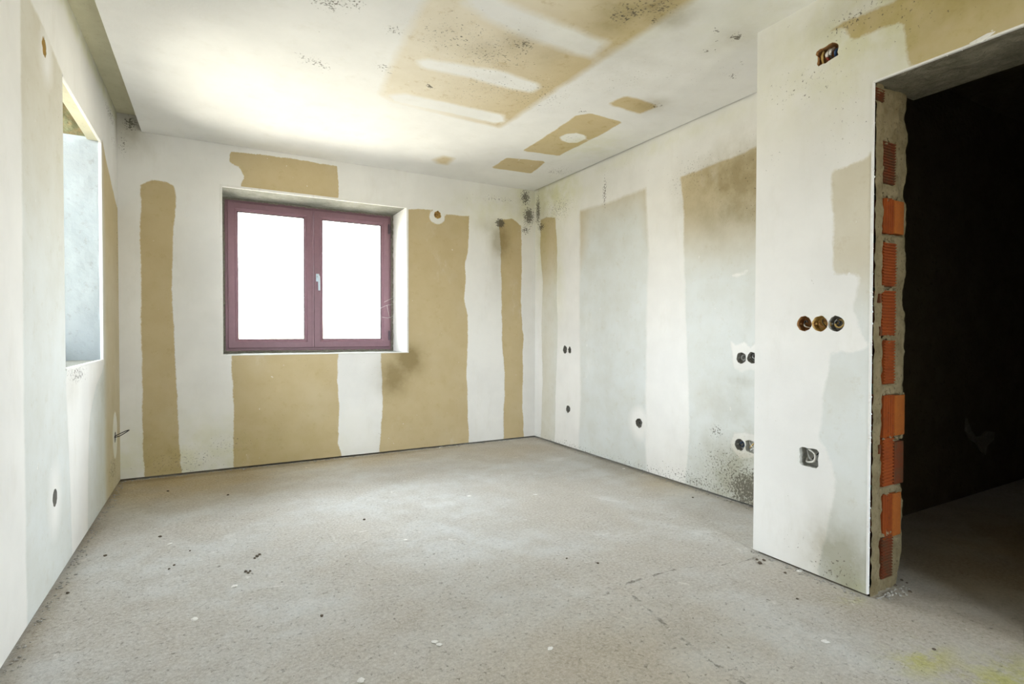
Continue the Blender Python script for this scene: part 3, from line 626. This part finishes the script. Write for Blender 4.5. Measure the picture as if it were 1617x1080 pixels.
# loose mortar lumps in the joints
bm = bmesh.new()
for r in BR:
    for k in range(9):
        x = random.uniform(r[0], r[1] + .01); z = r[3] + random.uniform(-.006, .018); s = random.uniform(.006, .014)
        m = bmesh.ops.create_icosphere(bm, subdivisions=1, radius=s)
        for v in m['verts']: v.co = Vector((v.co.x * 1.1 + x, v.co.y * .5 + YJ + .002, v.co.z * .8 + min(z, HD - .02))) + Vector(mn.random_unit_vector()) * s * .25
o = wobj('joint_mortar', bm, M_MORTAR, wall_door); o['kind'] = 'stuff'
# concrete lintel and head
rough_slab('lintel', (XK + .0135, YJ2, HD), (.31, 0, 0), (0, YJ - YJ2 + .01, 0), (0, 0, -1), .2, M_LINTEL, wall_door, .009, 14, .018)
box('masonry', (XK + .06, YJ2, HD + .21), (XK + .30, YC - .02, HR - .03), M_MASON, wall_door)
box('masonry', (XK + .06, YF, -.005), (XK + .30, YJ2 - .001, HR - .03), M_MASON, wall_door)
box('jamb_mortar', (XK + .0135, YJ2 - .03, 0), (XK + .29, YJ2 - .001, HD), M_MORTAR, wall_door)
# curled scrap of filler hanging from the board edge above the doorway
bm = bmesh.new()
c = [(0.865, 2.026), (0.850, 2.016), (0.829, 2.015), (0.803, 2.028), (0.796, 2.033), (0.816, 2.036), (0.841, 2.031)]
bm.faces.new([bm.verts.new((XK - .004, y, z)) for y, z in c]); r_ = bmesh.ops.extrude_face_region(bm, geom=bm.faces[:])
for v in [g for g in r_['geom'] if isinstance(g, bmesh.types.BMVert)]: v.co.x += .010
wobj('filler_scrap', bm, M_PLASTER, wall_door)
# ragged board edge crumbs
bm = bmesh.new()
for k in range(70):
    z = random.uniform(.02, HD); s = random.uniform(.002, .006); m = bmesh.ops.create_icosphere(bm, subdivisions=1, radius=s)
    for v in m['verts']: v.co = v.co + Vector((XK + random.uniform(0, .008), YJ - .001, z)) + Vector(mn.random_unit_vector()) * s * .3
for k in range(50):
    y = random.uniform(YJ2, YJ); s = random.uniform(.002, .006); m = bmesh.ops.create_icosphere(bm, subdivisions=1, radius=s)
    for v in m['verts']: v.co = v.co + Vector((XK + random.uniform(0, .008), y, HD)) + Vector(mn.random_unit_vector()) * s * .3
o = wobj('board_crumbs', bm, M_PLASTER, wall_door); o['kind'] = 'stuff'

# ------------------------------------------------------------ windows
def frame_ring(bm, x0, x1, z0, z1, wd, y0, y1, steps):
    """picture-frame ring with a stepped profile; steps = [(inset, y)...] from outer edge inward"""
    prof = steps
    rings = []
    for ins, y in prof:
        rings.append([bm.verts.new((x0 + ins, y, z0 + ins)), bm.verts.new((x1 - ins, y, z0 + ins)), bm.verts.new((x1 - ins, y, z1 - ins)), bm.verts.new((x0 + ins, y, z1 - ins))])
    rings.append(rings[0])
    for a, b in zip(rings[:-1], rings[1:]):
        for k in range(4): bm.faces.new([a[k], a[(k + 1) % 4], b[(k + 1) % 4], b[k]])
def make_window(name, x0, x1, z0, z1, y, label_extra=None):
    root = empty(name, ((x0 + x1) / 2, y, z0)); struct(root)
    bm = bmesh.new(); t = .04
    frame_ring(bm, x0, x1, z0, z1, t, y, y, [(0, y), (0, y - .0), (.004, y - .004), (t - .004, y - .004), (t, y), (t, y + .06), (0, y + .06)])
    wobj('window_frame', bm, M_FRAME, root)
    bm = bmesh.new(); frame_ring(bm, x0 - .03, x1 + .03, z0 - .03, z1 + .03, 0, 0, 0, [(0, y + .030), (.050, y + .030), (.050, y + .075), (0, y + .075)]); wobj('rebate', bm, M_FOAM, root)
    xm = x0 + (x1 - x0) * .495
    for i, (a, b) in enumerate(((x0 + .022, xm + .002), (xm + .006, x1 - .022))):
        a0, b0, c0, d0 = a, b, z0 + .024, z1 - .024; wd = .078 if i == 0 else .075
        wr = .085 if i == 0 else .075
        bm = bmesh.new(); ys = y - .022
        # asymmetric stile widths kept equal for a clean mitre
        frame_ring(bm, a0, b0, c0, d0, 0, 0, 0, [(0, ys + .004), (.004, ys), (.050, ys), (.056, ys + .006), (.066, ys + .009), (.072, ys + .016), (.076, ys + .018), (.076, ys + .060), (0, ys + .060)])
        so = wobj('window_sash', bm, M_FRAME, root)
        bm = bmesh.new(); frame_ring(bm, a0 + .074, b0 - .074, c0 + .074, d0 - .074, 0, 0, 0, [(0, ys + .017), (.005, ys + .019), (.005, ys + .03), (0, ys + .03)]); wobj('gasket', bm, M_GASKET, so)
        bm = bmesh.new(); add_box(bm, (a0 + .072, ys + .030, c0 + .072), (b0 - .072, ys + .036, d0 - .072)); wobj('pane', bm, M_GLASS, so)
        bm = bmesh.new(); hx = x0 + .018 if i == 0 else x1 - .030
        if i == 1:
            for zc in (z0 + .13, z1 - .13):
                bm = bmesh.new(); tube(bm, [(x1 - .026, ys - .006, zc - .045), (x1 - .026, ys - .006, zc + .045)], .007, 10); add_box(bm, (x1 - .034, ys - .002, zc - .035), (x1 - .012, ys + .006, zc + .035), .001)
                wobj('hinge', bm, M_HINGE, root)
            # lever handle on the meeting stile
            hx = a0 + .030; hz = (z0 + z1) / 2 + .012
            hd = bmesh.new(); add_box(hd, (hx - .014, ys - .008, hz - .034), (hx + .014, ys, hz + .034), .004); h = wobj('handle_plate', hd, M_HANDLE, so)
            hd = bmesh.new(); tube(hd, smooth_path([(hx, ys - .004, hz + .01), (hx, ys - .030, hz + .012), (hx + .003, ys - .044, hz + .004), (hx + .005, ys - .046, hz - .03), (hx + .006, ys - .046, hz - .115)], 4), .009, 10); wobj('handle_lever', hd, M_HANDLE, so, True)
    bm = bmesh.new(); add_box(bm, (xm - .012, y - .026, z0 + .028), (xm + .004, y - .020, z1 - .028), .0015); wobj('astragal', bm, M_FRAME, root)
    return root
make_window('window_1', .083, 1.476, .888, 2.148, FY)
# uneven mortar seal all round the frame
bm = bmesh.new()
def seal(p, q, n=70, r=.011):
    p, q = Vector(p), Vector(q)
    pts = [p.lerp(q, k / n) + Vector(mn.random_unit_vector()) * .0035 for k in range(n + 1)]
    rings = []
    d = (q - p).normalized(); a = d.orthogonal().normalized(); b = d.cross(a)
    for c in pts:
        rr = r * random.uniform(.65, 1.25); rings.append([bm.verts.new(c + (a * math.cos(t) + b * math.sin(t)) * rr) for t in [k * math.pi / 3 for k in range(6)]])
    for i in range(n):
        for k in range(6): bm.faces.new([rings[i][k], rings[i][(k + 1) % 6], rings[i + 1][(k + 1) % 6], rings[i + 1][k]])
    bm.faces.new(rings[0][::-1]); bm.faces.new(rings[-1])
s_ = FY - .002
seal((.075, s_, .885), (.075, s_, 2.148)); seal((1.484, s_, .885), (1.484, s_, 2.148)); seal((.07, s_, 2.150), (1.49, s_, 2.150)); seal((.07, s_, .880), (1.49, s_, .880))
wobj('frame_seal', bm, M_FOAM, wall_back)
# second window, in the left wall: built the same way and turned
w2 = make_window('window_2', WL[0] + .012, WL[1] - .012, .888, 2.185, 0.0)
# map (x, y, z) -> (-(y) + X, x, z): room side must face +x
W2X = XL - .46
for o in [c for c in w2.children] + [g for c in w2.children for g in c.children]:
    me = o.data
    for v in me.vertices: x, y, z = v.co; v.co = (W2X - y, x, z)
    me.update(); me.flip_normals()
bpy.context.view_layer.update()
def reset(o, par):
    o.parent = par; o.matrix_parent_inverse = Matrix.Translation(-par.location)
w2.location = (W2X, (WL[0] + WL[1]) / 2, .888)
for c in list(w2.children): c.matrix_parent_inverse = Matrix.Translation(-w2.location)
w3 = make_window('added_fill_window', WF[0] + .01, WF[1] - .01, .41, 2.24, 0.0)  # unseen window, put in to brighten the room from behind the camera
for o in [c for c in w3.children] + [g for c in w3.children for g in c.children]:
    for v in o.data.vertices: x, y, z = v.co; v.co = (WF[0] + WF[1] - x, YF - .25 - y, z)
w3.location = ((WF[0] + WF[1]) / 2, YF - .25, .41)
for c in list(w3.children): c.matrix_parent_inverse = Matrix.Translation(-w3.location)
# faint cobweb threads at the right of the back window
bm = bmesh.new()
for pts in (((1.36, FY - .03, 1.27), (1.42, FY - .06, 1.30), (1.485, FY - .05, 1.31)), ((1.38, FY - .03, 1.19), (1.44, FY - .07, 1.185), (1.487, FY - .06, 1.21)), ((1.40, FY - .03, 1.33), (1.45, FY - .08, 1.36), (1.488, FY - .08, 1.37)), ((1.42, FY - .06, 1.30), (1.44, FY - .07, 1.185))):
    tube(bm, smooth_path(pts, 5), .0012, 5)
tag(wobj('cobweb', bm, M_WWHT), 'thin white cobweb threads across the right side of the back window', 'cobweb')

# ------------------------------------------------------------ flush socket boxes in the walls
WALLAX = {'left': (0, XL, -1), 'back': (1, YB, 1), 'right': (0, XR, 1), 'block': (0, XK, 1)}
def wpt(wall, u, v, d):
    ax, val, sg = WALLAX[wall]
    return Vector((val + sg * d, u, v)) if ax == 0 else Vector((u, val + sg * d, v))
def socket_box(wall, hid, label, mat, depth=.042, wires=(), ribs=True, group=None, name='socket_box', cat='socket box', sc=1.06):
    h = [q for q in HOLES[wall] if q[0] == hid][0]; _, u, v, pts = h
    root = empty(name, wpt(wall, u, v, depth)); tag(root, label, cat, group)
    bm = bmesh.new(); n = len(pts); rings = []
    for d, s in ((.0005, 1.0), (.013, 1.0), (.0135, sc), (depth, sc * .97)):
        rings.append([bm.verts.new(wpt(wall, u + a * s, v + b * s, d)) for a, b in pts])
    for d in (depth + .0025,):
        rings.append([bm.verts.new(wpt(wall, u + a * sc * 1.03, v + b * sc * 1.03, d)) for a, b in pts])
    for i in range(3):
        for k in range(n): bm.faces.new([rings[i][k], rings[i][(k + 1) % n], rings[i + 1][(k + 1) % n], rings[i + 1][k]])
    bm.faces.new(rings[3])
    if ribs:   # entry knock-outs and screw posts on the box floor
        for k in range(4):
            t = k * math.pi / 2 + .6; cu, cv = u + .019 * math.cos(t), v + .019 * math.sin(t)
            ring = [[bm.verts.new(wpt(wall, cu + .006 * math.cos(q), cv + .006 * math.sin(q), dd)) for q in [j * math.pi / 4 for j in range(8)]] for dd in (depth, depth - .006)]
            for j in range(8): bm.faces.new([ring[0][j], ring[0][(j + 1) % 8], ring[1][(j + 1) % 8], ring[1][j]])
            bm.faces.new(ring[1])
        for k in range(-1, 2, 2):
            a = [wpt(wall, u + k * .026 + p, v + q, dd) for p, q, dd in ((-.003, -.004, depth), (.003, -.004, depth), (.003, .004, depth), (-.003, .004, depth), (-.003, -.004, .016), (.003, -.004, .016), (.003, .004, .016), (-.003, .004, .016))]
            vs = [bm.verts.new(p) for p in a]
            for f in ((4, 5, 6, 7), (0, 1, 5, 4), (1, 2, 6, 5), (2, 3, 7, 6), (3, 0, 4, 7)): bm.faces.new([vs[i] for i in f])
    wobj('box_shell', bm, mat, root)
    for (m, r, path) in wires:
        bm = bmesh.new(); tube(bm, smooth_path([wpt(wall, u + a, v + b, d) for a, b, d in path], 6), r, 7); wobj('wire', bm, m, root, True)
    return root
def coil(r0=.018, turns=1.3, d0=.035, d1=.012, ph=0, cx=0, cy=0):
    n = 12; return [(cx + r0 * (1 - .3 * k / n) * math.cos(ph + turns * 2 * math.pi * k / n), cy + r0 * (1 - .2 * k / n) * math.sin(ph + turns * 2 * math.pi * k / n), d0 + (d1 - d0) * k / n) for k in range(n + 1)]

socket_box('left', 'lh1', 'ragged ochre hole high on left wall, left of its window opening', M_CUPY, .05, [(M_CUPR, .003, [(-.02, .01, .04), (0, .0, .02), (.01, -.02, .035)])], ribs=False)
socket_box('left', 'lh2', 'dark round socket box low on left wall, nearest the camera', M_CUP, .042, [(M_WBLK, .0025, coil(.016)), (M_WGRY, .0025, coil(.012, 1, .036, .01, 2))])
socket_box('left', 'lh3', 'socket box beside the far left corner with black cable looping out', M_CUP, .042, [(M_WBLK, .0030, [(0, -.01, .03), (-.02, .0, .005), (-.03, .01, -.03), (-.02, .035, -.07), (.0, .04, -.075), (.015, .03, -.05), (.0, .012, -.01), (-.005, -.005, .02)]), (M_WBLK, .0025, coil(.012))])
socket_box('back', 'bh1', 'small round tan hole high on back wall, right of the window', M_CUPY, .04, [(M_CUPR, .003, coil(.013, .8, .034, .02))], ribs=False)
socket_box('right', 'rh1', 'left box of the small switch pair on right wall near the corner', M_CUP, .042, [(M_WGRY, .003, coil(.014))])
socket_box('right', 'rh2', 'narrow right box of the small switch pair on right wall near the corner', M_CUP, .042, [(M_WBLK, .003, coil(.010))])
socket_box('right', 'rh3', 'single low socket box on right wall, directly below the small switch pair', M_CUP, .042, [(M_WGRY, .003, coil(.012))])
socket_box('right', 'rh4', 'single low socket box in the middle of right wall with round white filler patch', M_CUP, .042, [(M_WGRY, .003, coil(.014)), (M_WBLK, .0025, coil(.01, 1, .03, .01, 1))])
socket_box('right', 'rh5', 'left grey box of the pair at switch height beside the doorway wall', M_CUP, .042, [(M_WGRY, .003, coil(.016))])
socket_box('right', 'rh6', 'right grey box of the pair at switch height, touching the doorway wall edge', M_CUP, .042, [(M_WBLK, .003, coil(.014)), (M_WGRY, .003, [(-.015, -.02, .035), (0, 0, .01), (.015, .02, .03)])])
socket_box('right', 'rh7', 'dark round socket box above the mould, left of the tan square one', M_CUP, .044, [(M_WBLU, .003, coil(.015)), (M_WBLK, .003, coil(.012, 1, .03, .008, 1))])
socket_box('right', 'rh8', 'tan square socket box above the mould with pale diagonal wires', M_CUPL, .03, [(M_WWHT, .0022, [(-.03, -.02, .022), (0, 0, .010), (.025, .025, .02)]), (M_WWHT, .0022, [(-.028, .0, .022), (-.005, -.012, .01), (.02, -.028, .02)]), (M_CUPY, .004, [(-.02, .03, .02), (.0, .01, .014), (.02, -.01, .02)])], ribs=False)
socket_box('block', 'kh1', 'left box of the row of three at switch height, rust brown with cable', M_CUPR, .045, [(M_WBLK, .003, coil(.016, 1.1, .04, .01, 2)), (M_WWHT, .0025, [(.02, .01, .04), (.005, -.01, .012), (-.015, -.018, .03)])])
socket_box('block', 'kh2', 'middle box of the row of three at switch height, bright ochre', M_CUPY, .045, [(M_CUPR, .0035, coil(.015, .9, .04, .015, 1)), (M_WBLK, .002, [(.01, .02, .04), (-.005, .005, .012), (-.012, -.015, .03)])])
socket_box('block', 'kh3', 'right box of the row of three at switch height, dark with coiled wires', M_CUP, .045, [(M_CUPY, .004, coil(.018, 1, .04, .015, 0)), (M_WBLK, .003, coil(.014, 1.2, .036, .008, 2)), (M_WGRY, .002, coil(.02, .6, .03, .008, 4))])
socket_box('block', 'kh4', 'low square junction box with curled grey cables on doorway wall', M_CUPL, .05, [(M_WWHT, .0045, [(.03, .02, .045), (.01, .03, .02), (-.02, .015, .012), (-.015, -.015, .012), (.02, -.025, .02), (.03, -.01, .04)]), (M_WGRY, .004, [(-.03, -.02, .045), (0, -.01, .015), (.025, .025, .03)]), (M_WBLK, .0028, [(-.03, .03, .045), (-.01, 0, .02), (.01, -.03, .03)])], ribs=False)
socket_box('block', 'kh5', 'ragged rectangular junction box high above the doorway corner with coloured wires', M_CUPR, .05, [
    (M_WWHT, .007, [(.010, .03, .04), (.008, .005, .012), (.012, -.005, .02)]), (M_WWHT, .006, [(-.006, .03, .04), (-.006, .008, .012), (-.002, -.003, .02)]), (M_WBLU, .006, [(-.03, .02, .04), (-.026, 0, .014), (-.02, -.015, .03)]),
    (M_WRED, .004, [(.02, .0, .04), (.01, -.012, .014), (.0, -.03, .03)]), (M_CUPY, .005, [(.034, .03, .03), (.03, 0, .014), (.034, -.03, .03)]), (M_WBLK, .003, [(.005, -.002, .02), (-.01, -.016, .012), (-.018, -.028, .03)])], ribs=False)

# ------------------------------------------------------------ crumbs and flakes lying on the floor
def crumb(name, x, y, s, mat, flat, label, group):
    bm = bmesh.new(); bmesh.ops.create_icosphere(bm, subdivisions=2, radius=s)
    for v in bm.verts:
        k = 1 + .45 * mn.noise(v.co * (1.4 / s) + Vector((x * 9, y * 9, 0))); v.co = Vector((v.co.x * k * 1.25, v.co.y * k, v.co.z * k * flat))
    mz = min(v.co.z for v in bm.verts)
    o = bm_obj(name, bm, mat); o.location = (x, y, -mz - .001); o.rotation_euler = (0, 0, x * 13 % 6); tag(o, label, name.split('_')[-1], group)
DG = 'dark crumbs scattered over the floor'; WG = 'white plaster flakes on the floor'
for q in [(-0.269, 4.173, 0.012), (0.074, 3.890, 0.012), (0.727, 3.012, 0.012), (0.170, 2.753, 0.012), (0.182, 2.771, 0.01), (0.159, 2.735, 0.009), (0.116, 2.601, 0.012), (0.125, 2.582, 0.01), (0.133, 2.599, 0.009), (-0.449, 3.101, 0.012), (-0.161, 2.826, 0.009), (-0.178, 2.791, 0.008), (-0.245, 3.256, 0.013), (1.513, 1.930, 0.01), (1.421, 2.043, 0.008), (0.341, 2.057, 0.01), (-0.516, 2.726, 0.011), (2.167, 1.461, 0.01), (2.449, 1.110, 0.011), (2.525, 1.157, 0.008), (1.996, 1.294, 0.008), (2.070, 0.867, 0.009), (2.892, 2.231, 0.01), (2.651, 2.422, 0.01), (2.156, 1.578, 0.016), (2.202, 1.591, 0.012), (2.180, 1.611, 0.011), (2.453, 1.170, 0.014), (2.532, 1.179, 0.01), (-0.105, 2.979, 0.008)]:
    crumb('floor_crumb', q[0], q[1], q[2] * .55, M_DEBRIS_D, .6, 'small dark crumb lying loose on the concrete floor', DG)
for q in [(0.836, 2.616, 0.014), (0.068, 2.473, 0.015), (-0.068, 2.257, 0.015), (-0.196, 3.126, 0.013), (1.802, 1.068, 0.014), (0.966, 1.482, 0.012), (1.419, 3.125, 0.018), (1.809, 2.958, 0.014), (0.644, 1.701, 0.013), (0.652, 1.679, 0.012), (2.238, 1.444, 0.013), (2.258, 1.448, 0.009), (2.941, 2.911, 0.014), (2.757, 3.202, 0.012), (0.379, 1.616, 0.014), (2.426, 1.123, 0.008)]:
    crumb('plaster_flake', q[0], q[1], q[2] * .75, M_DEBRIS_W, .22, 'thin white plaster flake lying on the concrete floor', WG)
# grit along the foot of the walls
def grit(a, b, nrm, n, label):
    bm = bmesh.new(); a = Vector(a); b = Vector(b)
    for _ in range(n):
        c = a.lerp(b, random.random()) + Vector(nrm) * (abs(random.gauss(0, .018)) + .009); s = random.uniform(.0018, .005)
        m = bmesh.ops.create_icosphere(bm, subdivisions=1, radius=s); j = Vector(mn.random_unit_vector())
        for v in m['verts']: v.co = Vector((v.co.x * 1.3, v.co.y, v.co.z * .7)) + c + j * (v.co.dot(j) * .4) + Vector((0, 0, s * .5))
    o = wobj('wall_foot_grit', bm, M_GRIT); o['kind'] = 'stuff'; tag(o, label, 'grit')
grit((XL + .02, YB, 0), (XR - .02, YB, 0), (0, -1, 0), 220, 'fine grey grit on the floor along the window wall')
grit((XR, YB - .02, 0), (XR, YC, 0), (-1, 0, 0), 240, 'fine grey grit on the floor along the right wall below the mould')
grit((XL, YB - .02, 0), (XL, .5, 0), (1, 0, 0), 240, 'fine grey grit on the floor along the left wall')
grit((XK, YC, 0), (XK, YJ, 0), (-1, 0, 0), 60, 'fine grey grit at the foot of the board beside the doorway')
grit((XK + .02, YJ - .01, 0), (2.48, YJ - .01, 0), (0, -1, 0), 60, 'fine grit on the floor at the foot of the brick door jamb')
